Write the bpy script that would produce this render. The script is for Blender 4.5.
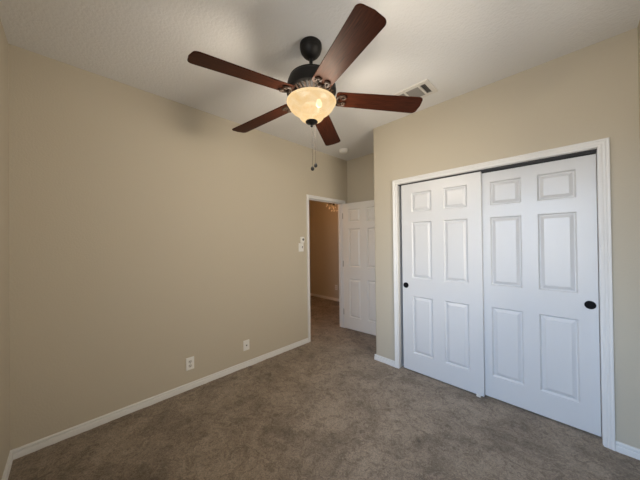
import bpy, bmesh, math, random
from mathutils import Vector, Matrix, noise

C = bpy.context.scene
for o in list(bpy.data.objects):
    bpy.data.objects.remove(o)
COL = C.collection
random.seed(7)
R = math.radians

# ------------------------------------------------------------------ camera
H = 2.772                      # ceiling height
XR, YF = 2.962, -2.878         # right wall, front wall (behind the camera)
YA, XO = 0.712, 0.974          # back of the door alcove, closet corner
cam = bpy.data.cameras.new('camera')
cam.sensor_fit = 'HORIZONTAL'
cam.sensor_width = 36.0
cam.lens = 249.18 / 640 * 36.0
cam.clip_start = 0.01
co = bpy.data.objects.new('camera', cam)
COL.objects.link(co)
yaw, pit, rol = R(45.104), R(0.364), R(-0.701)
fw = Vector((-math.sin(yaw) * math.cos(pit), math.cos(yaw) * math.cos(pit), math.sin(pit)))
rt = Vector((math.cos(yaw), math.sin(yaw), 0))
up = rt.cross(fw)
r2 = rt * math.cos(rol) + up * math.sin(rol)
u2 = up * math.cos(rol) - rt * math.sin(rol)
m = Matrix((r2, u2, -fw)).transposed().to_4x4()
m.translation = Vector((2.6394, -2.5825, 1.4193))
co.matrix_world = m
C.camera = co

# ------------------------------------------------------------------ world, daylight, exposure
WX0, WX1, WZ0, WZ1 = 1.62, 2.78, 0.78, 2.30      # the window in the front wall
WY0, WY1 = -1.36, -0.44                          # unseen window added in the right wall to light the left wall
w = bpy.data.worlds.new('world')
C.world = w
w.use_nodes = True
nt = w.node_tree
nt.nodes.clear()
out = nt.nodes.new('ShaderNodeOutputWorld')
bg = nt.nodes.new('ShaderNodeBackground')
tc = nt.nodes.new('ShaderNodeTexCoord')
sp = nt.nodes.new('ShaderNodeSeparateXYZ')
mr = nt.nodes.new('ShaderNodeMapRange')
mr.inputs[1].default_value = -0.2
mr.inputs[2].default_value = 0.6
rp = nt.nodes.new('ShaderNodeValToRGB')
rp.color_ramp.elements[0].position = 0.0
rp.color_ramp.elements[0].color = (0.62, 0.60, 0.57, 1)
rp.color_ramp.elements[1].position = 1.0
rp.color_ramp.elements[1].color = (0.82, 1.20, 1.80, 1)
e = rp.color_ramp.elements.new(0.22)
e.color = (0.80, 0.80, 0.79, 1)
e = rp.color_ramp.elements.new(0.32)
e.color = (0.92, 1.12, 1.40, 1)
nt.links.new(tc.outputs['Generated'], sp.inputs[0])
nt.links.new(sp.outputs['Z'], mr.inputs[0])
nt.links.new(mr.outputs[0], rp.inputs[0])
wm = nt.nodes.new('ShaderNodeMapRange')          # warm tint added to the east of the world, warms the left wall
wm.inputs[1].default_value = 0.35
wm.inputs[2].default_value = 0.75
wx = nt.nodes.new('ShaderNodeMix')
wx.data_type = 'RGBA'
wx.inputs[7].default_value = (0.88, 0.79, 0.66, 1)
nt.links.new(sp.outputs['X'], wm.inputs[0])
nt.links.new(wm.outputs[0], wx.inputs[0])
nt.links.new(rp.outputs[0], wx.inputs[6])
nt.links.new(wx.outputs[2], bg.inputs[0])
bg.inputs[1].default_value = 11.8
nt.links.new(bg.outputs[0], out.inputs[0])

for px, py, rz, wd in (((WX0 + WX1) / 2, YF - 0.13, 0, WX1 - WX0), (XR + 0.13, (WY0 + WY1) / 2, 90, WY1 - WY0)):
    pl = bpy.data.lights.new('window_portal', 'AREA')
    pl.shape = 'RECTANGLE'
    pl.size, pl.size_y = wd, WZ1 - WZ0
    pl.cycles.is_portal = True
    po = bpy.data.objects.new('window_portal', pl)
    po.location = (px, py, (WZ0 + WZ1) / 2)
    po.rotation_euler = (R(90), 0, R(rz))             # -Z of the light looks into the room
    COL.objects.link(po)

LAMP_W = 42.0
HALL_W = 10.0
vs = C.view_settings
C.display_settings.display_device = 'sRGB'
vs.view_transform = 'Standard'
vs.look = 'None'
vs.exposure = 0.0
vs.gamma = 1.0
vs.use_curve_mapping = False
C.cycles.use_denoising = True
C.cycles.max_bounces = 12
C.cycles.diffuse_bounces = 8
C.cycles.sample_clamp_indirect = 4.0

# ------------------------------------------------------------------ materials
def mat(name, col, rough=0.6, metal=0.0, spec=0.5, emit=None, estr=0.0):
    m = bpy.data.materials.new(name)
    m.use_nodes = True
    b = m.node_tree.nodes['Principled BSDF']
    b.inputs['Base Color'].default_value = (*col, 1)
    b.inputs['Roughness'].default_value = rough
    b.inputs['Metallic'].default_value = metal
    b.inputs['Specular IOR Level'].default_value = spec
    if emit:
        b.inputs['Emission Color'].default_value = (*emit, 1)
        b.inputs['Emission Strength'].default_value = estr
    return m

def add_noise_bump(m, scale, dist, strength=1.0, detail=3.0, rough=0.55):
    n = m.node_tree
    b = n.nodes['Principled BSDF']
    t = n.nodes.new('ShaderNodeTexCoord')
    k = n.nodes.new('ShaderNodeTexNoise')
    k.inputs['Scale'].default_value = scale
    k.inputs['Detail'].default_value = detail
    k.inputs['Roughness'].default_value = rough
    u = n.nodes.new('ShaderNodeBump')
    u.inputs['Strength'].default_value = strength
    u.inputs['Distance'].default_value = dist
    n.links.new(t.outputs['Object'], k.inputs['Vector'])
    n.links.new(k.outputs['Fac'], u.inputs['Height'])
    n.links.new(u.outputs['Normal'], b.inputs['Normal'])
    return k

WALLC = (0.49, 0.44, 0.35)
M = {}
M['wall'] = mat('beige_wall_paint', WALLC, 0.75, spec=0.25)
add_noise_bump(M['wall'], 90, 0.0022, 0.5, 2)
M['ceiling'] = mat('white_textured_ceiling', (0.735, 0.735, 0.73), 0.9, spec=0.1)
add_noise_bump(M['ceiling'], 60, 0.006, 0.6, 3)
M['white'] = mat('white_semigloss_paint', (0.63, 0.635, 0.64), 0.30, spec=0.55)
M['warm_lit_door'] = mat('warm_lit_white_door_paint', (0.72, 0.69, 0.635), 0.42, spec=0.35)  # warm light on the open door put into its white
M['trim'] = mat('white_trim_paint', (0.69, 0.685, 0.67), 0.4, spec=0.4)
M['plastic'] = mat('white_plastic', (0.74, 0.73, 0.70), 0.4)
M['grey_plastic'] = mat('grey_plastic', (0.12, 0.12, 0.12), 0.45)
M['dark'] = mat('dark_slot', (0.012, 0.012, 0.012), 0.6)
M['black'] = mat('black_pull_metal', (0.006, 0.006, 0.007), 0.8, spec=0.15)
M['bronze'] = mat('dark_bronze_metal', (0.005, 0.0045, 0.0045), 0.5, 0.0, 0.3)
M['iron'] = mat('brushed_bronze_metal', (0.045, 0.027, 0.017), 0.55, 0.0, 0.3)
M['steel'] = mat('dull_hinge_steel', (0.30, 0.29, 0.27), 0.4, 0.9)
M['chain'] = mat('aged_chain_metal', (0.12, 0.10, 0.085), 0.4, 0.8)
M['vent'] = mat('white_vent_enamel', (0.66, 0.64, 0.60), 0.5)
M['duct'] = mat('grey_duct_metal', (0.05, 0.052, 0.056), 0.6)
M['louver'] = mat('grey_louver_enamel', (0.25, 0.24, 0.225), 0.5)
M['track'] = mat('dark_track_metal', (0.05, 0.05, 0.052), 0.5, 0.4)
M['closet'] = mat('closet_wall_paint', (0.40, 0.36, 0.29), 0.85)

def carpet():
    m = mat('taupe_pile_carpet', (0.2, 0.15, 0.11), 1.0, spec=0.05)
    n = m.node_tree
    b = n.nodes['Principled BSDF']
    L = n.links.new
    t = n.nodes.new('ShaderNodeTexCoord')
    def nz(scale, det, rough, dist=0.0):
        k = n.nodes.new('ShaderNodeTexNoise')
        k.inputs['Scale'].default_value = scale
        k.inputs['Detail'].default_value = det
        k.inputs['Roughness'].default_value = rough
        k.inputs['Distortion'].default_value = dist
        L(t.outputs['Object'], k.inputs['Vector'])
        return k
    def ramp(src, p0, c0, p1, c1):
        r = n.nodes.new('ShaderNodeValToRGB')
        r.color_ramp.elements[0].position = p0
        r.color_ramp.elements[0].color = (*c0, 1)
        r.color_ramp.elements[1].position = p1
        r.color_ramp.elements[1].color = (*c1, 1)
        L(src.outputs['Fac'], r.inputs[0])
        return r
    def mul(a, c, f=1.0):
        x = n.nodes.new('ShaderNodeMix')
        x.data_type = 'RGBA'
        x.blend_type = 'MULTIPLY'
        x.inputs[0].default_value = f
        L(a.outputs[0] if a.type != 'MIX' else a.outputs[2], x.inputs[6])
        L(c.outputs[0], x.inputs[7])
        return x
    big = ramp(nz(3.2, 6, 0.68, 0.6), 0.34, (0.19, 0.147, 0.104), 0.60, (0.335, 0.27, 0.203))
    mid = ramp(nz(14.0, 6, 0.78, 1.3), 0.38, (0.62, 0.60, 0.58), 0.52, (1, 1, 1))  # pile-direction shading put into the colour, along with worn patches
    fin = ramp(nz(120.0, 3, 0.75), 0.32, (0.60, 0.59, 0.58), 0.66, (1.26, 1.26, 1.26))
    o = mul(mul(big, mid), fin)
    L(o.outputs[2], b.inputs['Base Color'])
    b.inputs['Sheen Weight'].default_value = 0.15
    b.inputs['Sheen Roughness'].default_value = 0.6
    k = nz(260, 3, 0.7)
    u = n.nodes.new('ShaderNodeBump')
    u.inputs['Strength'].default_value = 0.9
    u.inputs['Distance'].default_value = 0.006
    L(k.outputs['Fac'], u.inputs['Height'])
    L(u.outputs['Normal'], b.inputs['Normal'])
    return m
M['carpet'] = carpet()

def wood():
    m = mat('mahogany_blade_veneer', (0.07, 0.02, 0.012), 0.45, spec=0.07)
    n = m.node_tree
    b = n.nodes['Principled BSDF']
    t = n.nodes.new('ShaderNodeTexCoord')
    mp = n.nodes.new('ShaderNodeMapping')
    b.inputs['Specular Tint'].default_value = (1.0, 0.62, 0.38, 1)
    mp.inputs['Scale'].default_value = (3.0, 75.0, 12.0)
    k = n.nodes.new('ShaderNodeTexNoise')
    k.inputs['Scale'].default_value = 3.0
    k.inputs['Detail'].default_value = 5
    k.inputs['Roughness'].default_value = 0.62
    r = n.nodes.new('ShaderNodeValToRGB')
    r.color_ramp.elements[0].position = 0.34
    r.color_ramp.elements[0].color = (0.012, 0.0042, 0.0025, 1)
    r.color_ramp.elements[1].position = 0.66
    r.color_ramp.elements[1].color = (0.062, 0.016, 0.0075, 1)
    n.links.new(t.outputs['Object'], mp.inputs[0])
    n.links.new(mp.outputs[0], k.inputs['Vector'])
    n.links.new(k.outputs['Fac'], r.inputs[0])
    n.links.new(r.outputs[0], b.inputs['Base Color'])
    return m
M['wood'] = wood()

def grain_white():
    m = M['white']
    n = m.node_tree
    b = n.nodes['Principled BSDF']
    t = n.nodes.new('ShaderNodeTexCoord')
    mp = n.nodes.new('ShaderNodeMapping')
    mp.inputs['Scale'].default_value = (90.0, 90.0, 5.0)
    k = n.nodes.new('ShaderNodeTexNoise')
    k.inputs['Scale'].default_value = 2.0
    k.inputs['Detail'].default_value = 3
    k.inputs['Distortion'].default_value = 0.8
    u = n.nodes.new('ShaderNodeBump')
    u.inputs['Strength'].default_value = 0.5
    u.inputs['Distance'].default_value = 0.002
    n.links.new(t.outputs['Object'], mp.inputs[0])
    n.links.new(mp.outputs[0], k.inputs['Vector'])
    n.links.new(k.outputs['Fac'], u.inputs['Height'])
    n.links.new(u.outputs['Normal'], b.inputs['Normal'])
grain_white()

def bowl_glass(name, ES, TP):
    m = bpy.data.materials.new(name)
    m.use_nodes = True
    n = m.node_tree
    n.nodes.clear()
    L = n.links.new
    o = n.nodes.new('ShaderNodeOutputMaterial')
    t = n.nodes.new('ShaderNodeTexCoord')
    k = n.nodes.new('ShaderNodeTexNoise')
    k.inputs['Scale'].default_value = 9.0
    k.inputs['Detail'].default_value = 4
    k.inputs['Distortion'].default_value = 1.4
    r = n.nodes.new('ShaderNodeValToRGB')
    r.color_ramp.elements[0].position = 0.35
    r.color_ramp.elements[0].color = (0.004, 0.0025, 0.001, 1)
    r.color_ramp.elements[1].position = 0.65
    r.color_ramp.elements[1].color = (0.008, 0.006, 0.003, 1)
    L(t.outputs['Object'], k.inputs['Vector'])
    L(k.outputs['Fac'], r.inputs[0])
    tr = n.nodes.new('ShaderNodeBsdfTranslucent')
    L(r.outputs[0], tr.inputs[0])
    df = n.nodes.new('ShaderNodeBsdfDiffuse')
    df.inputs[0].default_value = (0.012, 0.009, 0.006, 1)
    gl = n.nodes.new('ShaderNodeBsdfGlossy')
    gl.inputs['Roughness'].default_value = 0.25
    em = n.nodes.new('ShaderNodeEmission')
    er = n.nodes.new('ShaderNodeValToRGB')
    er.color_ramp.elements[0].position = 0.35
    er.color_ramp.elements[0].color = (0.95, 0.64, 0.30, 1)
    er.color_ramp.elements[1].position = 0.65
    er.color_ramp.elements[1].color = (1.0, 0.74, 0.42, 1)
    L(k.outputs['Fac'], er.inputs[0])
    L(er.outputs[0], em.inputs[0])
    em.inputs[1].default_value = ES
    m1 = n.nodes.new('ShaderNodeMixShader')
    m1.inputs[0].default_value = 0.45
    L(tr.outputs[0], m1.inputs[1])
    L(df.outputs[0], m1.inputs[2])
    m2 = n.nodes.new('ShaderNodeMixShader')
    m2.inputs[0].default_value = 0.04
    L(m1.outputs[0], m2.inputs[1])
    L(gl.outputs[0], m2.inputs[2])
    tp = n.nodes.new('ShaderNodeBsdfTransparent')
    tp.inputs[0].default_value = (1.0, 0.96, 0.88, 1)
    m3 = n.nodes.new('ShaderNodeMixShader')
    m3.inputs[0].default_value = TP
    L(m2.outputs[0], m3.inputs[1])
    L(tp.outputs[0], m3.inputs[2])
    a = n.nodes.new('ShaderNodeAddShader')
    L(m3.outputs[0], a.inputs[0])
    L(em.outputs[0], a.inputs[1])
    L(a.outputs[0], o.inputs[0])
    return m
M['bowl'] = bowl_glass('amber_alabaster_glass', 0.88, 0.055)
M['bowl_rim'] = bowl_glass('amber_alabaster_rim_glass', 1.0, 0.0)

def pane_glass():
    m = bpy.data.materials.new('clear_window_glass')
    m.use_nodes = True
    n = m.node_tree
    n.nodes.clear()
    o = n.nodes.new('ShaderNodeOutputMaterial')
    a = n.nodes.new('ShaderNodeBsdfTransparent')
    g = n.nodes.new('ShaderNodeBsdfGlossy')
    g.inputs['Roughness'].default_value = 0.02
    f = n.nodes.new('ShaderNodeFresnel')
    x = n.nodes.new('ShaderNodeMixShader')
    n.links.new(f.outputs[0], x.inputs[0])
    n.links.new(a.outputs[0], x.inputs[1])
    n.links.new(g.outputs[0], x.inputs[2])
    n.links.new(x.outputs[0], o.inputs[0])
    return m
M['glass'] = pane_glass()
M['bulb'] = mat('lit_candle_bulb', (1, 0.85, 0.6), 0.3, emit=(1, 0.72, 0.40), estr=14.0)
M['crystal'] = mat('warm_crystal_drop', (0.95, 0.88, 0.76), 0.12, spec=1.0)

# ------------------------------------------------------------------ mesh helpers
def bx(bm, x0, x1, y0, y1, z0, z1):
    vsx = [bm.verts.new((x, y, z)) for x in (x0, x1) for y in (y0, y1) for z in (z0, z1)]
    for f in ((0, 1, 3, 2), (4, 6, 7, 5), (0, 4, 5, 1), (2, 3, 7, 6), (0, 2, 6, 4), (1, 5, 7, 3)):
        bm.faces.new([vsx[i] for i in f])

def lathe(bm, prof, n=48, cx=0, cy=0, cap=True):
    rings = []
    for r, z in prof:
        if r < 1e-6:
            rings.append([bm.verts.new((cx, cy, z))])
        else:
            rings.append([bm.verts.new((cx + r * math.cos(2 * math.pi * i / n), cy + r * math.sin(2 * math.pi * i / n), z)) for i in range(n)])
    for a, b in zip(rings, rings[1:]):
        for i in range(n):
            j = (i + 1) % n
            if len(a) == 1 and len(b) == 1:
                continue
            if len(a) == 1:
                bm.faces.new((a[0], b[j], b[i]))
            elif len(b) == 1:
                bm.faces.new((a[i], a[j], b[0]))
            else:
                bm.faces.new((a[i], a[j], b[j], b[i]))
    if cap:
        for rg in (rings[0], rings[-1]):
            if len(rg) > 2:
                bm.faces.new(rg)

def tube(bm, pts, rad, n=10):
    pts = [Vector(p) for p in pts]
    rings = []
    prev = None
    for i, p in enumerate(pts):
        d = (pts[min(i + 1, len(pts) - 1)] - pts[max(i - 1, 0)]).normalized()
        ref = prev if prev else (Vector((0, 0, 1)) if abs(d.z) < 0.9 else Vector((1, 0, 0)))
        s = d.cross(ref).normalized()
        t = s.cross(d).normalized()
        prev = t
        rr = rad[i] if isinstance(rad, (list, tuple)) else rad
        rings.append([bm.verts.new(p + (s * math.cos(2 * math.pi * k / n) + t * math.sin(2 * math.pi * k / n)) * rr) for k in range(n)])
    for a, b in zip(rings, rings[1:]):
        for k in range(n):
            j = (k + 1) % n
            bm.faces.new((a[k], a[j], b[j], b[k]))
    bm.faces.new(rings[0][::-1])
    bm.faces.new(rings[-1])

def sweep(bm, prof, path, closed_profile=True):
    """profile (a,b) points placed by path frames [(origin, axis_a, axis_b), ...]"""
    rings = [[bm.verts.new(o + A * a + B * b) for a, b in prof] for o, A, B in path]
    n = len(prof)
    for p, q in zip(rings, rings[1:]):
        for i in range(n):
            j = (i + 1) % n
            bm.faces.new((p[i], p[j], q[j], q[i]))
    bm.faces.new(rings[0][::-1])
    bm.faces.new(rings[-1])

def prism(bm, pts, z0, z1):
    a = [bm.verts.new((x, y, z0)) for x, y in pts]
    b = [bm.verts.new((x, y, z1)) for x, y in pts]
    bm.faces.new(a[::-1])
    bm.faces.new(b)
    n = len(pts)
    for i in range(n):
        j = (i + 1) % n
        bm.faces.new((a[i], a[j], b[j], b[i]))

def obj(name, bm, material, parent=None, bevel=0.0, smooth=35, merge=False, segs=2):
    if merge:
        bmesh.ops.remove_doubles(bm, verts=bm.verts, dist=1e-5)
    bmesh.ops.recalc_face_normals(bm, faces=bm.faces)
    me = bpy.data.meshes.new(name)
    bm.to_mesh(me)
    bm.free()
    me.materials.append(material)
    o = bpy.data.objects.new(name, me)
    COL.objects.link(o)
    if parent is not None:
        o.parent = parent
    if smooth:
        me.shade_smooth()
        me.set_sharp_from_angle(angle=R(smooth))
    if bevel:
        b = o.modifiers.new('bevel', 'BEVEL')
        b.width = bevel
        b.segments = segs
        b.limit_method = 'ANGLE'
        b.angle_limit = R(40)
    return o

def B():
    return bmesh.new()

def tag(o, label, cat, group=None, kind=None):
    o['label'] = label
    o['category'] = cat
    if group:
        o['group'] = group
    if kind:
        o['kind'] = kind
    return o

def thing(name, label, cat, loc=(0, 0, 0), rotz=0.0, group=None, kind=None):
    o = bpy.data.objects.new(name, None)
    o.empty_display_size = 0.05
    o.location = loc
    o.rotation_euler = (0, 0, rotz)
    COL.objects.link(o)
    return tag(o, label, cat, group, kind)

def struct(name, bm, material, label, cat, **k):
    o = obj(name, bm, material, **k)
    return tag(o, label, cat, kind='structure')

# ------------------------------------------------------------------ room shell
T = 0.115
C1, C2, ZC = 1.277, 2.780, 2.046           # closet opening
TL = 0.095                                  # left wall thickness
D1, D2, ZD = -0.171, 0.588, 2.044          # bedroom doorway in the left wall
HX, HY0, HY1 = -4.6, -1.6, 1.90            # hall extents

# carpet: one gently uneven sheet running through the doorway
def carpet_sheet():
    bm = B()
    def patch(x0, x1, y0, y1, st):
        nx, ny = max(1, round((x1 - x0) / st)), max(1, round((y1 - y0) / st))
        g = [[None] * (ny + 1) for _ in range(nx + 1)]
        for i in range(nx + 1):
            for j in range(ny + 1):
                x, y = x0 + (x1 - x0) * i / nx, y0 + (y1 - y0) * j / ny
                z = 0.0035 * noise.noise(Vector((x * 5, y * 5, 1))) + 0.003 * noise.noise(Vector((x * 23, y * 23, 4))) - 0.004
                g[i][j] = bm.verts.new((x, y, z))
        for i in range(nx):
            for j in range(ny):
                bm.faces.new((g[i][j], g[i + 1][j], g[i + 1][j + 1], g[i][j + 1]))
    patch(HX, XR + T, YF - T, HY1 + T, 0.02)
    return bm
struct('floor', carpet_sheet(), M['carpet'], 'mottled taupe brown pile carpet with darker worn and pile-shaded patches', 'floor', smooth=180)

bm = B()
bx(bm, HX - T, XR + T, YF - T, HY1 + T, H, H + 0.12)
struct('ceiling', bm, M['ceiling'], 'white textured ceiling that carries the fan and vent', 'ceiling', smooth=0)

bm = B()   # left wall with doorway, running on past the alcove as the hall's wall
bx(bm, -TL, 0, YF - T, D1 - 0.018, -0.02, H)
bx(bm, -TL, 0, D1 - 0.018, D2 + 0.018, ZD + 0.018, H)
bx(bm, -TL, 0, D2 + 0.018, HY1, -0.02, H)
struct('wall_left', bm, M['wall'], 'long beige wall with the open doorway at its far end', 'wall', smooth=0)

bm = B()   # closet wall: one body with a rounded outside corner at x = XO
bx(bm, XO, C1 - 0.018, 0, T, -0.02, H)
bx(bm, XO, XO + 0.1, T, YA, -0.02, H)
wb = struct('wall_back', bm, M['wall'], 'beige wall holding the closet opening, left of which it turns a rounded corner', 'wall', smooth=0)
bm = bmesh.new()
# L-shaped pier + header + right strip in one mesh with a bullnose corner
rc = 0.016
arc = [(XO + rc - rc * math.cos(a), rc - rc * math.sin(a)) for a in [math.pi / 2 * k / 6 for k in range(7)]]
pier = [(XO, YA)] + arc + [(C1 - 0.018, 0), (C1 - 0.018, T), (XO + 0.1, T), (XO + 0.1, YA)]
prism(bm, pier, -0.02, H)
bx(bm, C1 - 0.018, C2 + 0.018, 0, T, ZC + 0.018, H)
bx(bm, C2 + 0.018, XR, 0, T, -0.02, H)
bmesh.ops.recalc_face_normals(bm, faces=bm.faces)
bm.to_mesh(wb.data)
bm.free()
wb.data.shade_smooth()
wb.data.set_sharp_from_angle(angle=R(30))

bm = B()
bx(bm, 0, XR + T, YA, YA + T, -0.02, H)
struct('wall_alcove', bm, M['wall'], 'short beige wall behind the open panelled door', 'wall', smooth=0)
bm = B()   # right wall with the opening for the added window
bx(bm, XR, XR + T, YF - T, WY0, -0.02, H)
bx(bm, XR, XR + T, WY1, YA, -0.02, H)
bx(bm, XR, XR + T, WY0, WY1, -0.02, WZ0)
bx(bm, XR, XR + T, WY0, WY1, WZ1, H)
struct('wall_right', bm, M['wall'], 'beige wall just entering the frame at the right edge', 'wall', smooth=0)
bm = B()   # front wall with the window opening
bx(bm, 0, WX0, YF - T, YF, -0.02, H)
bx(bm, WX1, XR, YF - T, YF, -0.02, H)
bx(bm, WX0, WX1, YF - T, YF, -0.02, WZ0)
bx(bm, WX0, WX1, YF - T, YF, WZ1, H)
struct('wall_front', bm, M['wall'], 'beige wall entering the frame at the far left edge', 'wall', smooth=0)

# hall beyond the doorway
bm = B()
bx(bm, HX, XR, HY1, HY1 + T, -0.02, H)
struct('wall_hall_back', bm, M['wall'], 'warm brown lit wall seen through the open doorway', 'wall', smooth=0)
bm = B()
bx(bm, HX - T, HX, HY0 - T, HY1 + T, -0.02, H)
struct('wall_hall_left', bm, M['wall'], 'side wall of the room beyond the doorway', 'wall', smooth=0)
bm = B()
bx(bm, HX, -TL, HY0 - T, HY0, -0.02, H)
struct('wall_hall_front', bm, M['wall'], 'near wall of the room beyond the doorway', 'wall', smooth=0)

# the window behind the camera, and the one added in the right wall
def window(name, label, w_, loc, rotz):
    h0, h1 = WZ0, WZ1
    a = 0.045
    f = B()
    for x0, x1, z0, z1 in ((0, a, h0, h1), (w_ - a, w_, h0, h1), (a, w_ - a, h0, h0 + a), (a, w_ - a, h1 - a, h1), (a, w_ - a, (h0 + h1) / 2 - 0.02, (h0 + h1) / 2 + 0.02)):
        bx(f, x0, x1, -0.09, -0.04, z0, z1)
    o = struct(name, f, M['trim'], label, 'window', smooth=0)
    bm = B()
    bx(bm, a, w_ - a, -0.068, -0.064, h0 + a, h1 - a)
    obj('pane', bm, M['glass'], o, smooth=0)
    bm = B()
    bx(bm, -0.04, w_ + 0.04, 0.0, 0.035, h0 - 0.02, h0)
    bx(bm, 0, w_, -0.04, 0.0, h0 - 0.004, h0)
    obj('sill', bm, M['trim'], o, smooth=0)
    o.location = loc
    o.rotation_euler = (0, 0, R(rotz))
window('window_1', 'white framed window behind the viewer, facing the closet', WX1 - WX0, (WX0, YF, 0), 0)
window('added_window_2', 'added white framed window beside the viewer, there to light the long left wall', WY1 - WY0, (XR, WY0, 0), 90)

# baseboards: board with a stepped cap
BBP = [(0, 0.0), (0.014, 0.0), (0.015, 0.036), (0.0135, 0.040), (0.003, 0.0425), (0.003, 0.049), (0.0105, 0.051), (0.0105, 0.058), (0.007, 0.063), (0.002, 0.065), (0, 0.065)]
def baseboard(name, runs, label):
    bm = B()
    for p, q, nrm in runs:
        p, q, nrm = Vector((*p, -0.006)), Vector((*q, -0.006)), Vector((*nrm, 0))
        sweep(bm, BBP, [(p, nrm, Vector((0, 0, 1))), (q, nrm, Vector((0, 0, 1)))])
    return struct(name, bm, M['trim'], label, 'baseboard', smooth=25)
CW = 0.047
baseboard('baseboard_left', [((0, YF), (0, D1 - CW), (1, 0)), ((0, D2 + CW), (0, YA), (1, 0))], 'white baseboard along the long beige left wall')
baseboard('baseboard_back', [((XO - 0.013, 0), (C1 - CW, 0), (0, -1)), ((C2 + 0.055, 0), (XR, 0), (0, -1)), ((XO, -0.013), (XO, YA), (-1, 0))],
          'white baseboard in short pieces beside the closet casing')
baseboard('baseboard_alcove', [((0, YA), (XO, YA), (0, -1))], 'white baseboard behind the open panelled door')
baseboard('baseboard_right', [((XR, YF), (XR, 0), (-1, 0))], 'white baseboard on the wall at the right edge')
baseboard('baseboard_front', [((0, YF), (XR, YF), (0, 1))], 'white baseboard at the bottom left corner of the picture')
baseboard('baseboard_hall', [((HX, HY1), (-TL, HY1), (0, -1)), ((-TL, HY0), (-TL, D1 - CW), (-1, 0)), ((-TL, D2 + CW), (-TL, HY1), (-1, 0))],
          'white baseboard on the brown wall seen through the doorway')

# casings: colonial profile, thin inside edge to thick outside edge
CSP = [(0.003, 0), (0.003, 0.0085), (0.008, 0.011), (0.016, 0.011), (0.019, 0.0095), (0.023, 0.0125), (0.029, 0.0145), (0.032, 0.0125), (0.036, 0.0165), (0.041, 0.0185), (CW - 0.002, 0.0185), (CW, 0.016), (CW, 0)]
def casing(bm, org, along, nrm, a0, a1, ztop, wl=CW, wr=CW, wt=CW):
    """along: unit vector across the opening, opening between a0 and a1 up to ztop"""
    Z = Vector((0, 0, 1))
    o = Vector(org)
    A = Vector(along)
    Nn = Vector(nrm)
    wl, wr, wt = wl / CW, wr / CW, wt / CW
    f = [(o + A * a0 + Z * -0.006, -A * wl, Nn), (o + A * a0 + Z * ztop, -A * wl + Z * wt, Nn), (o + A * a1 + Z * ztop, A * wr + Z * wt, Nn), (o + A * a1 + Z * -0.006, A * wr, Nn)]
    rings = [[bm.verts.new(q + X * p + Y * d) for p, d in CSP] for q, X, Y in f]
    n = len(CSP)
    for p, q in zip(rings, rings[1:]):
        for i in range(n):
            j = (i + 1) % n
            bm.faces.new((p[i], p[j], q[j], q[i]))
    bm.faces.new(rings[0])
    bm.faces.new(rings[-1])

bm = B()
casing(bm, (0, 0, 0), (1, 0, 0), (0, -1, 0), C1, C2, ZC, 0.045, 0.056, 0.052)
t1 = struct('trim_1', bm, M['trim'], 'white moulded casing around the sliding closet doors', 'trim', smooth=25)
bm = B()
bx(bm, C1 - 0.018, C1, 0.0, T, -0.006, ZC + 0.018)
bx(bm, C2, C2 + 0.018, 0.0, T, -0.006, ZC + 0.018)
bx(bm, C1, C2, 0.0, T, ZC, ZC + 0.018)
obj('jamb', bm, M['trim'], t1, smooth=0)
bm = B()
casing(bm, (0, 0, 0), (0, 1, 0), (1, 0, 0), D1, D2, ZD)
t2 = struct('trim_2', bm, M['trim'], 'white moulded casing around the doorway to the hall', 'trim', smooth=25)
bm = B()
bx(bm, -TL, 0.0, D1 - 0.018, D1, -0.006, ZD + 0.018)
bx(bm, -TL, 0.0, D2, D2 + 0.018, -0.006, ZD + 0.018)
bx(bm, -TL, 0.0, D1, D2, ZD, ZD + 0.018)
for y0, y1 in ((D1, D1 + 0.01), (D2 - 0.01, D2)):
    bx(bm, -TL + 0.03, -0.042, y0, y1, -0.006, ZD)
bx(bm, -TL + 0.03, -0.042, D1 + 0.01, D2 - 0.01, ZD - 0.01, ZD)
obj('jamb', bm, M['trim'], t2, smooth=0)
bm = B()
casing(bm, (-TL, 0, 0), (0, 1, 0), (-1, 0, 0), D1, D2, ZD)
obj('hall_casing', bm, M['trim'], t2, smooth=25)

# ------------------------------------------------------------------ six-panel doors
def panel_leaf(W, Z0, Z1, th, cols, rows):
    """front face at y=0 looking to -y, back at y=th; x from 0 to W"""
    bm = B()
    xs = sorted([0, W] + [c for p in cols for c in p])
    zs = sorted([Z0, Z1] + [c for p in rows for c in p])
    for y, s in ((0.0, 1), (th, -1)):
        for i in range(len(xs) - 1):
            for j in range(len(zs) - 1):
                x0, x1, z0, z1 = xs[i], xs[i + 1], zs[j], zs[j + 1]
                if i % 2 == 1 and j % 2 == 1:
                    loops = []
                    for ins, dep in ((0, 0), (0.0015, 0.003), (0.006, 0.0085), (0.010, 0.0150), (0.014, 0.0152), (0.036, 0.0030), (0.0375, 0.0018)):
                        yy = y + s * dep
                        loops.append([bm.verts.new(p) for p in ((x0 + ins, yy, z0 + ins), (x1 - ins, yy, z0 + ins), (x1 - ins, yy, z1 - ins), (x0 + ins, yy, z1 - ins))])
                    for a, b in zip(loops, loops[1:]):
                        for k in range(4):
                            q = (k + 1) % 4
                            bm.faces.new((a[k], a[q], b[q], b[k]))
                    bm.faces.new(loops[-1])
                else:
                    bm.faces.new([bm.verts.new(p) for p in ((x0, y, z0), (x1, y, z0), (x1, y, z1), (x0, y, z1))])
    for i in range(len(xs) - 1):
        for z in (Z0, Z1):
            bm.faces.new([bm.verts.new(p) for p in ((xs[i], 0, z), (xs[i + 1], 0, z), (xs[i + 1], th, z), (xs[i], th, z))])
    for j in range(len(zs) - 1):
        for x in (0, W):
            bm.faces.new([bm.verts.new(p) for p in ((x, 0, zs[j]), (x, 0, zs[j + 1]), (x, th, zs[j + 1]), (x, th, zs[j]))])
    return bm
ROWS = [(0.203, 0.818), (1.012, 1.618), (1.725, 1.935)]

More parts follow.
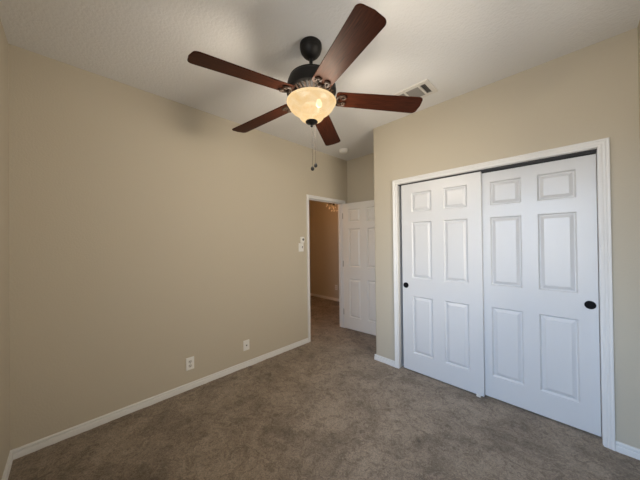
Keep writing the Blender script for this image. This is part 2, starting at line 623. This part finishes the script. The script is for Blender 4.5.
def cup_pull(parent, x, y, z, r=0.027):
    bm = B()
    lathe(bm, [(0, 0.0012), (r * 0.78, 0.0012), (r * 0.84, 0.0035), (r, 0.0035), (r, 0.0), (r * 0.98, -0.004), (0, -0.004)], 40, cap=False)
    bmesh.ops.rotate(bm, verts=bm.verts, cent=(0, 0, 0), matrix=Matrix.Rotation(R(90), 3, 'X'))
    bmesh.ops.translate(bm, verts=bm.verts, vec=(x, y, z))
    p = obj('finger_pull', bm, M['black'], parent)
    p['label'] = 'round black recessed finger pull'
    return p

d2 = tag(obj('door_2', panel_leaf(0.763, 0.010, 2.033, 0.035, [(0.112, 0.323), (0.439, 0.651)], ROWS), M['white'], smooth=20, merge=True),
         'left white six-panel sliding closet door, overlapping in front', 'door', kind='structure')
d2.location = (1.315, 0.030, 0)
cup_pull(d2, 0.040, 0.0, 0.928, 0.030)
d3 = tag(obj('door_3', panel_leaf(0.747, 0.010, 2.022, 0.035, [(0.107, 0.325), (0.427, 0.646)], ROWS), M['white'], smooth=20, merge=True),
         'right white six-panel sliding closet door, set behind the other', 'door', kind='structure')
d3.location = (2.030, 0.072, 0)
cup_pull(d3, 0.706, 0.0, 0.937, 0.030)

bm = B()
bx(bm, C1, C2, 0.028, 0.112, ZC - 0.006, ZC)
bx(bm, C1, C2, 0.0665, 0.0705, ZC - 0.014, ZC)
bx(bm, C1, C2, 0.108, 0.112, ZC - 0.028, ZC)
tag(obj('sliding_door_track', bm, M['track'], smooth=0), 'dark metal track above the sliding closet doors', 'track')
bm = B()
bx(bm, 2.018, 2.052, 0.016, 0.108, -0.004, 0.006)
bx(bm, 2.020, 2.034, 0.018, 0.027, 0.0, 0.026)
bx(bm, 2.036, 2.050, 0.0665, 0.0705, 0.0, 0.03)
tag(obj('door_guide', bm, M['plastic'], bevel=0.002), 'small white floor guide where the closet doors overlap', 'door guide')

# bedroom door, swung open against the alcove
door = tag(obj('door_1', panel_leaf(0.752, 0.012, 2.030, 0.035, [(0.108, 0.318), (0.436, 0.646)], ROWS), M['warm_lit_door'], smooth=20, merge=True),
           'white six-panel bedroom door standing open in the alcove', 'door', kind='structure')
door.location = (0.020, 0.566, 0)
door.rotation_euler = (0, 0, R(4.5))
for z in (0.27, 1.05, 1.83):
    bm = B()
    lathe(bm, [(0.0065, z - 0.045), (0.0065, z + 0.045)], 14, cx=-0.009, cy=0.004)
    lathe(bm, [(0.0045, z + 0.045), (0.0045, z + 0.050), (0, z + 0.052)], 14, cx=-0.009, cy=0.004)
    bx(bm, -0.006, -0.0005, 0.004, 0.033, z - 0.044, z + 0.044)
    h = obj('hinge', bm, M['steel'], door)
    h['label'] = 'dull steel hinge'
bm = B()
for s, y0 in ((-1, 0.0), (1, 0.035)):
    k = B()
    lathe(k, [(0, 0), (0.032, 0.0), (0.032, 0.006), (0.013, 0.012), (0.012, 0.030), (0.024, 0.034), (0.027, 0.042), (0.020, 0.050), (0, 0.052)], 28, cap=False)
    bmesh.ops.rotate(k, verts=k.verts, cent=(0, 0, 0), matrix=Matrix.Rotation(R(90) if s < 0 else R(-90), 3, 'X'))
    bmesh.ops.translate(k, verts=k.verts, vec=(0.690, y0, 0.93))
    me = bpy.data.meshes.new('t')
    k.to_mesh(me)
    k.free()
    bm.from_mesh(me)
    bpy.data.meshes.remove(me)
obj('door_knob', bm, M['black'], door)

# ------------------------------------------------------------------ ceiling fan
FX, FY = 1.402, -1.416
BZ, TIPZ = 2.398, 2.351            # blades dip from root to tip
fan = thing('ceiling_fan', 'five-blade bronze ceiling fan with mahogany blades and a lit glass bowl', 'ceiling fan', (FX, FY, 0))

bm = B()
lathe(bm, [(0.0, H), (0.070, H), (0.075, H - 0.006), (0.0755, H - 0.030), (0.073, H - 0.034), (0.0735, H - 0.038), (0.068, H - 0.056), (0.054, H - 0.076), (0.036, H - 0.092), (0.022, H - 0.099), (0.0, H - 0.099)], 56, cap=False)
obj('canopy', bm, M['bronze'], fan)
bm = B()
lathe(bm, [(0.012, H - 0.085), (0.012, 2.570), (0.024, 2.568), (0.024, 2.545)], 28)
obj('downrod', bm, M['bronze'], fan)
bm = B()
lathe(bm, [(0.0, 2.556), (0.060, 2.554), (0.110, 2.548), (0.138, 2.540), (0.148, 2.532), (0.1475, 2.525), (0.152, 2.522), (0.160, 2.503), (0.167, 2.475), (0.170, 2.448), (0.169, 2.436), (0.162, 2.429), (0.148, 2.425), (0.098, 2.402), (0.092, 2.400), (0.0, 2.400)], 72, cap=False)
mh = obj('motor_housing', bm, M['bronze'], fan)
bm = B()       # vented lower cone: raised ribs around the housing
for i in range(30):
    a = 2 * math.pi * i / 30
    c, s = math.cos(a), math.sin(a)
    q = B()
    pts = [(0.154, 2.430), (0.120, 2.4135), (0.096, 2.403), (0.096, 2.394), (0.122, 2.405), (0.155, 2.421)]
    wd = 0.0055
    L1 = [bm.verts.new((r * c - wd * s, r * s + wd * c, z)) for r, z in pts]
    L2 = [bm.verts.new((r * c + wd * s, r * s - wd * c, z)) for r, z in pts]
    bm.faces.new(L1)
    bm.faces.new(L2[::-1])
    for k in range(6):
        j = (k + 1) % 6
        bm.faces.new((L1[k], L1[j], L2[j], L2[k]))
    q.free()
vr = obj('vent_ribs', bm, M['iron'], mh)
bm = B()       # switch housing between motor and bowl
lathe(bm, [(0.0, 2.405), (0.086, 2.405), (0.088, 2.398), (0.088, 2.382), (0.070, 2.374), (0.060, 2.368), (0.060, 2.345), (0.0, 2.345)], 56, cap=False)
obj('switch_housing', bm, M['iron'], fan)

# glass bowl: bell shape, open at the top
BOWL = [(0.1620, 2.370), (0.1610, 2.362), (0.157, 2.348), (0.149, 2.333), (0.138, 2.320), (0.124, 2.309), (0.108, 2.300), (0.097, 2.291), (0.090, 2.281), (0.083, 2.269), (0.073, 2.257), (0.060, 2.248), (0.046, 2.242), (0.030, 2.239), (0.008, 2.238)]
bm = B()
lathe(bm, BOWL, 72, cap=False)
gb = obj('glass_bowl', bm, M['bowl'], fan, smooth=80)
bm = B()
lathe(bm, [(0.1620 + 0.0075 * math.cos(a), 2.3700 + 0.0065 * math.sin(a)) for a in [2 * math.pi * i / 12 for i in range(13)]], 72, cap=False)
obj('rim', bm, M['bowl_rim'], gb, smooth=80, merge=True)
bm = B()
lathe(bm, [(0.0, 2.345), (0.0055, 2.345), (0.0055, 2.243), (0.0, 2.243)], 16, cap=False)
obj('bowl_rod', bm, M['iron'], fan)
bm = B()
lathe(bm, [(0.0, 2.246), (0.034, 2.2455), (0.041, 2.241), (0.0415, 2.236), (0.035, 2.230), (0.018, 2.226), (0.010, 2.222), (0.009, 2.215), (0.0105, 2.210), (0.007, 2.204), (0.0, 2.202)], 40, cap=False)
obj('finial', bm, M['bronze'], fan)
M['lamp_bulb'] = mat('lit_frosted_bulb', (1, 0.9, 0.75), 0.4, emit=(1, 0.80, 0.50), estr=9.0)
cd = Vector((2.6394 - FX, -2.5825 - FY, 0)).normalized()
rr = Vector((math.cos(yaw), math.sin(yaw), 0))
for a in (R(3),):
    px, py = 0.070 * math.cos(a), 0.070 * math.sin(a)
    bm = B()
    lathe(bm, [(0, 0), (0.012, 0.002), (0.020, 0.014), (0.021, 0.026), (0.014, 0.044), (0.011, 0.052), (0, 0.053)], 24, cap=False)
    bmesh.ops.translate(bm, verts=bm.verts, vec=(px, py, 2.312))
    obj('bulb', bm, M['lamp_bulb'], fan)
# the glow of the whole lit bowl: one soft ball of light the size of the glass
li = bpy.data.lights.new('fan_lamp', 'POINT')
li.energy = LAMP_W
li.color = (1.0, 0.88, 0.73)
li.shadow_soft_size = 0.125
lo = bpy.data.objects.new('fan_lamp', li)
lo.location = (0, 0, 2.272)
lo.parent = fan
COL.objects.link(lo)

# blades
def blade_outline():
    L0, L1 = 0.0, 0.594
    w0, w1 = 0.064, 0.076
    pts = []
    def corner(cx, cy, r, a0, a1, n=7):
        for i in range(n + 1):
            a = a0 + (a1 - a0) * i / n
            pts.append((cx + r * math.cos(a), cy + r * math.sin(a)))
    corner(L1 - 0.034, w1 - 0.030, 0.030, R(90), R(12))
    n0 = len(pts)
    pts.append((L1 + 0.002, 0.0))
    corner(L1 - 0.034, -w1 + 0.030, 0.030, R(-12), R(-90))
    corner(L0 + 0.022, -w0 + 0.022, 0.022, R(-90), R(-180), 5)
    corner(L0 + 0.022, w0 - 0.022, 0.022, R(180), R(90), 5)
    return pts
OUT = blade_outline()
def iron_bm():
    """bracket in blade space: x outward from blade root, z up; the motor end sits at x = -0.11"""
    bm = B()
    tube(bm, [(-0.075, 0, 0.012), (-0.045, 0, 0.008), (-0.022, 0, -0.002), (-0.004, 0, -0.010), (0.018, 0, -0.011)], [0.011, 0.011, 0.011, 0.010, 0.008], 12)
    # plate and two scrolls gripping the blade from below
    arc = []
    for i in range(25):
        a = R(-200 + 220 * i / 24)
        arc.append((0.048 + 0.040 * math.sin(a) * 0.9, 0.040 * math.cos(a), -0.0095))
    half = [(0.004, 0.0), (0.010, 0.020), (0.026, 0.038), (0.046, 0.043), (0.060, 0.034), (0.060, 0.020), (0.050, 0.016), (0.044, 0.024)]
    for s in (1, -1):
        ctrl = [Vector((x, s * y, -0.0095)) for x, y in half]
        P = []
        for i in range(len(ctrl) - 1):
            p0, p1, p2, p3 = ctrl[max(i - 1, 0)], ctrl[i], ctrl[i + 1], ctrl[min(i + 2, len(ctrl) - 1)]
            for t in (0, 0.25, 0.5, 0.75):
                P.append(0.5 * ((2 * p1) + (p2 - p0) * t + (2 * p0 - 5 * p1 + 4 * p2 - p3) * t * t + (3 * p1 - p0 - 3 * p2 + p3) * t ** 3))
        P.append(ctrl[-1])
        tube(bm, P, [0.0075] * (len(P) - 6) + [0.0075, 0.0075, 0.008, 0.0085, 0.009, 0.0075], 10)
    return bm
PH = 5.874
droop = [-0.008, 0.014, 0.022, 0.010, -0.012]       # rotor hangs slightly out of level
blade_me = iron_me = screw_me = None
for k in range(5):
    ang = PH + k * 2 * math.pi / 5
    if blade_me is None:
        bm = B()
        prism(bm, OUT, -0.003, 0.003)
        b = obj('blade', bm, M['wood'], fan, bevel=0.0015)
        ib = obj('blade_iron', iron_bm(), M['iron'], b)
        scs = []
        for sx, sy in ((0.030, 0.026), (0.030, -0.026), (0.012, 0.0)):
            sb = B()
            lathe(sb, [(0, -0.0175), (0.004, -0.017), (0.0055, -0.013), (0.0055, -0.002)], 12, cx=sx, cy=sy, cap=False)
            scs.append(obj('screw', sb, M['iron'], b))
        blade_me, kids = b, [ib] + scs
    else:
        b = blade_me.copy()
        COL.objects.link(b)
        b.parent = fan
        for src in kids:
            c = src.copy()
            COL.objects.link(c)
            c.parent = b
    r0 = 0.168
    slope = (TIPZ + droop[k] - BZ) / 0.594
    x = Vector((math.cos(ang), math.sin(ang), slope)).normalized()
    side = Vector((-math.sin(ang), math.cos(ang), 0))
    pa = R(-11)
    y = side * math.cos(pa) + Vector((0, 0, 1)) * math.sin(pa)
    y = (y - x * y.dot(x)).normalized()
    z = x.cross(y)
    mm = Matrix((x, y, z)).transposed().to_4x4()
    mm.translation = Vector((r0 * math.cos(ang), r0 * math.sin(ang), BZ))
    b.matrix_local = mm

# pull chains
for off, zt, zb in ((0.002, 2.206, 1.930), (0.024, 2.232, 1.952)):
    p = rr * off
    bm = B()
    pts = [(p.x * 0.5, p.y * 0.5, zt), (p.x, p.y, zt - 0.03), (p.x, p.y, zb)]
    tube(bm, pts, 0.0012, 8)
    n = int((zt - 0.03 - zb) / 0.0065)
    for i in range(n):
        z = zb + 0.0065 * i
        lathe(bm, [(0, z - 0.0022), (0.0022, z), (0, z + 0.0022)], 6, cx=p.x, cy=p.y, cap=False)
    ch = obj('pull_chain', bm, M['chain'], fan)
    bm = B()
    lathe(bm, [(0, zb + 0.006), (0.004, zb + 0.004), (0.0105, zb - 0.006), (0.0125, zb - 0.014), (0.0095, zb - 0.022), (0.003, zb - 0.026), (0, zb - 0.0265)], 20, cx=p.x, cy=p.y, cap=False)
    obj('pull_knob', bm, M['bronze'], ch)

# ------------------------------------------------------------------ ceiling register
vx0, vx1, vy0, vy1 = 1.502, 1.815, -0.470, -0.234
vent = thing('air_vent', 'white rectangular air register with grey louvers on the ceiling', 'vent', (0, 0, 0))
secs = [(1.540, 1.584), (1.600, 1.716), (1.733, 1.778)]
sy0, sy1 = -0.432, -0.268
bm = B()
zf0, zf1 = H - 0.011, H
bx(bm, vx0, vx1, vy0, sy0, zf0, zf1)
bx(bm, vx0, vx1, sy1, vy1, zf0, zf1)
xs = [vx0] + [v for s in secs for v in s] + [vx1]
for i in range(0, 8, 2):
    bx(bm, xs[i], xs[i + 1], sy0, sy1, zf0, zf1)
obj('register_frame', bm, M['vent'], vent, smooth=0)
bm = B()
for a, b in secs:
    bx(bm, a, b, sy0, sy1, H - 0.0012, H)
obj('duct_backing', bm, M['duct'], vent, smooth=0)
for i, (a, b) in enumerate(secs):
    bm = B()
    if i == 1:
        n = 9
        for k in range(n):
            y = sy0 + (sy1 - sy0) * (k + 0.5) / n
            vsl = [bm.verts.new(p) for p in ((a, y - 0.009, H - 0.0025), (b, y - 0.009, H - 0.0025), (b, y + 0.009, H - 0.0095), (a, y + 0.009, H - 0.0095))]
            v2 = [bm.verts.new(q.co + Vector((0, 0.0006, 0.001))) for q in vsl]
            bm.faces.new(vsl[::-1]); bm.faces.new(v2)
            for t in range(4):
                bm.faces.new((vsl[t], vsl[(t + 1) % 4], v2[(t + 1) % 4], v2[t]))
    else:
        n = 4
        sg = -1 if i == 0 else 1
        for k in range(n):
            x = a + (b - a) * (k + 0.5) / n
            vsl = [bm.verts.new(p) for p in ((x - sg * 0.0045, sy0, H - 0.0025), (x - sg * 0.0045, sy1, H - 0.0025), (x + sg * 0.0035, sy1, H - 0.0095), (x + sg * 0.0035, sy0, H - 0.0095))]
            v2 = [bm.verts.new(q.co + Vector((sg * 0.0006, 0, 0.001))) for q in vsl]
            bm.faces.new(vsl); bm.faces.new(v2[::-1])
            for t in range(4):
                bm.faces.new((vsl[t], vsl[(t + 1) % 4], v2[(t + 1) % 4], v2[t]))
    obj('louver_bank', bm, M['louver'], vent, smooth=0)

# ------------------------------------------------------------------ smoke detector
sd = thing('smoke_detector', 'round white smoke detector on the ceiling near the alcove', 'smoke detector', (0.285, 0.285, 0))
bm = B()
lathe(bm, [(0, H), (0.070, H), (0.070, H - 0.010), (0.066, H - 0.013), (0, H - 0.013)], 48, cap=False)
obj('mounting_base', bm, M['plastic'], sd)
bm = B()
lathe(bm, [(0.0, H - 0.012), (0.062, H - 0.012), (0.062, H - 0.016), (0.064, H - 0.020), (0.062, H - 0.034), (0.054, H - 0.040), (0.024, H - 0.042), (0.022, H - 0.045), (0, H - 0.045)], 48, cap=False)
obj('sensor_cover', bm, M['plastic'], sd)

# ------------------------------------------------------------------ wall plates (built facing +x, then placed)
def plate_bm(w_, h_):
    bm = B()
    def ring(i, x):
        return [(x, -w_ / 2 + i, -h_ / 2 + i), (x, w_ / 2 - i, -h_ / 2 + i), (x, w_ / 2 - i, h_ / 2 - i), (x, -w_ / 2 + i, h_ / 2 - i)]
    rs = [[bm.verts.new(p) for p in ring(i, x)] for i, x in ((0, 0.0), (0, 0.003), (0.004, 0.006))]
    for a_, b_ in zip(rs, rs[1:]):
        for k in range(4):
            j = (k + 1) % 4
            bm.faces.new((a_[k], a_[j], b_[j], b_[k]))
    bm.faces.new(rs[-1])
    bm.faces.new(rs[0][::-1])
    return bm

def duplex(label, loc, rotz=0.0):
    t = thing('wall_outlet', label, 'outlet', loc, rotz)
    obj('cover_plate', plate_bm(0.074, 0.120), M['plastic'], t)
    for s in (1, -1):
        bm = B()
        pts = []
        for i in range(24):
            a_ = 2 * math.pi * i / 24
            pts.append((0.0170 * max(-0.9, min(0.9, 1.15 * math.cos(a_))), 0.0145 * math.sin(a_)))
        v1 = [bm.verts.new((0.0055, y_, s * 0.021 + z_)) for y_, z_ in pts]
        v2 = [bm.verts.new((0.0080, y_, s * 0.021 + z_)) for y_, z_ in pts]
        bm.faces.new(v2)
        for i in range(24):
            j = (i + 1) % 24
            bm.faces.new((v1[i], v1[j], v2[j], v2[i]))
        so = obj('socket', bm, M['socket'], t)
        bm = B()
        bx(bm, 0.0078, 0.0084, -0.0080, -0.0052, s * 0.021 - 0.002, s * 0.021 + 0.008)
        bx(bm, 0.0078, 0.0084, 0.0052, 0.0080, s * 0.021 - 0.001, s * 0.021 + 0.007)
        bx(bm, 0.0078, 0.0084, -0.0025, 0.0025, s * 0.021 - 0.010, s * 0.021 - 0.005)
        obj('slots', bm, M['dark'], so, smooth=0)
    bm = B()
    lathe(bm, [(0, 0.0074), (0.003, 0.0070), (0.0035, 0.0058)], 14, cap=False)
    bmesh.ops.rotate(bm, verts=bm.verts, cent=(0, 0, 0), matrix=Matrix.Rotation(R(90), 3, 'Y'))
    obj('screw', bm, M['steel'], t)
    return t
M['socket'] = mat('ivory_socket_plastic', (0.56, 0.55, 0.52), 0.4)
duplex('white duplex power outlet low on the long wall, left of the cable plate', (0, -1.768, 0.243))
cx = thing('cable_plate', 'small white cable jack plate low on the wall, nearer the doorway', 'wall plate', (0, -1.168, 0.241))
obj('cover_plate', plate_bm(0.076, 0.116), M['plastic'], cx)
bm = B()
lathe(bm, [(0, 0.017), (0.0035, 0.017), (0.005, 0.016), (0.005, 0.009), (0.0085, 0.009), (0.0085, 0.0055)], 12, cap=False)
bmesh.ops.rotate(bm, verts=bm.verts, cent=(0, 0, 0), matrix=Matrix.Rotation(R(90), 3, 'Y'))
j = obj('coaxial_jack', bm, M['grey_plastic'], cx)
j['label'] = 'dark threaded jack'

sw = thing('light_switch', 'white double switch plate on the wall beside the doorway casing', 'light switch', (0, -0.326, 1.342))
obj('cover_plate', plate_bm(0.088, 0.118), M['plastic'], sw)
for y_, col in ((-0.016, 'plastic'), (0.018, 'grey_plastic')):
    bm = B()
    bx(bm, 0.0055, 0.0068, y_ - 0.006, y_ + 0.006, -0.013, 0.013)
    q = [bm.verts.new(p) for p in ((0.006, y_ - 0.004, -0.004), (0.006, y_ + 0.004, -0.004), (0.006, y_ + 0.004, 0.008), (0.006, y_ - 0.004, 0.008),
                                   (0.018, y_ - 0.0032, 0.010), (0.018, y_ + 0.0032, 0.010), (0.017, y_ + 0.0032, 0.016), (0.017, y_ - 0.0032, 0.016))]
    for f in ((0, 1, 5, 4), (1, 2, 6, 5), (2, 3, 7, 6), (3, 0, 4, 7), (4, 5, 6, 7)):
        bm.faces.new([q[i] for i in f])
    obj('toggle', bm, M[col], sw, smooth=0)

rc_ = thing('remote_control', 'small white fan remote with a dark round button, in its holder above the switch', 'remote control', (0, -0.310, 1.447))
bm = B()
bx(bm, 0.0, 0.012, -0.030, 0.034, -0.042, 0.042)
obj('holder', bm, M['plastic'], rc_, bevel=0.004)
bm = B()
bx(bm, 0.012, 0.024, -0.024, 0.030, -0.032, 0.040)
rb = obj('remote_body', bm, M['plastic'], rc_, bevel=0.004)
bm = B()
lathe(bm, [(0, 0.0265), (0.016, 0.026), (0.018, 0.0235)], 24, cap=False)
bmesh.ops.rotate(bm, verts=bm.verts, cent=(0, 0, 0), matrix=Matrix.Rotation(R(90), 3, 'Y'))
bmesh.ops.translate(bm, verts=bm.verts, vec=(0, 0.006, 0.004))
obj('button', bm, M['grey_plastic'], rb)

# ------------------------------------------------------------------ the room beyond the doorway
duplex('small white outlet low on the brown wall beyond the doorway', (-1.326, HY1, 0.315), R(-90))
chx, chy = -0.66, 1.12
chd = thing('chandelier', 'small sparkling crystal chandelier glimpsed through the top of the doorway', 'chandelier', (chx, chy, 0))
bm = B()
lathe(bm, [(0, H), (0.055, H), (0.055, H - 0.012), (0.02, H - 0.03), (0.006, H - 0.034), (0.006, 2.32), (0.022, 2.30), (0.030, 2.27), (0.018, 2.235), (0.026, 2.20), (0.034, 2.175), (0.026, 2.150), (0.010, 2.138), (0, 2.136)], 24, cap=False)
obj('stem', bm, M['iron'], chd)
for k in range(6):
    a = 2 * math.pi * k / 6 + 0.35
    c, s = math.cos(a), math.sin(a)
    bm = B()
    tube(bm, [(0.02 * c, 0.02 * s, 2.21), (0.07 * c, 0.07 * s, 2.165), (0.13 * c, 0.13 * s, 2.165), (0.165 * c, 0.165 * s, 2.19), (0.17 * c, 0.17 * s, 2.215)], 0.005, 8)
    lathe(bm, [(0, 2.214), (0.020, 2.218), (0.022, 2.224), (0.008, 2.224), (0.008, 2.250), (0, 2.250)], 14, cx=0.17 * c, cy=0.17 * s, cap=False)
    ar = obj('arm', bm, M['iron'], chd)
    bm = B()
    lathe(bm, [(0, 2.250), (0.009, 2.253), (0.012, 2.268), (0.008, 2.288), (0, 2.305)], 12, cx=0.17 * c, cy=0.17 * s, cap=False)
    obj('candle_bulb', bm, M['bulb'], ar)
    for rad, dz in ((0.17, 0.050), (0.115, 0.100), (0.06, 0.150)):
        bm = B()
        z0 = 2.19 - dz
        tube(bm, [(rad * c, rad * s, 2.20), (rad * c, rad * s, z0)], 0.001, 6)
        lathe(bm, [(0, z0 + 0.004), (0.009, z0 - 0.006), (0.012, z0 - 0.016), (0, z0 - 0.032)], 6, cx=rad * c, cy=rad * s, cap=False)
        obj('crystal_drop', bm, M['crystal'], ar, smooth=0)
hl = bpy.data.lights.new('chandelier_lamp', 'POINT')
hl.energy = HALL_W
hl.color = (1.0, 0.45, 0.16)
hl.shadow_soft_size = 0.05
ho = bpy.data.objects.new('chandelier_lamp', hl)
ho.location = (0, 0, 2.34)
ho.parent = chd
COL.objects.link(ho)

h2 = bpy.data.lights.new('added_hall_light', 'POINT')      # bare warm light without a fixture, added to tint the door jamb
h2.energy = 17.0
h2.color = (1.0, 0.52, 0.22)
h2.shadow_soft_size = 0.15
h2o = bpy.data.objects.new('added_hall_light', h2)
h2o.location = (-1.3, -0.7, 2.55)
COL.objects.link(h2o)
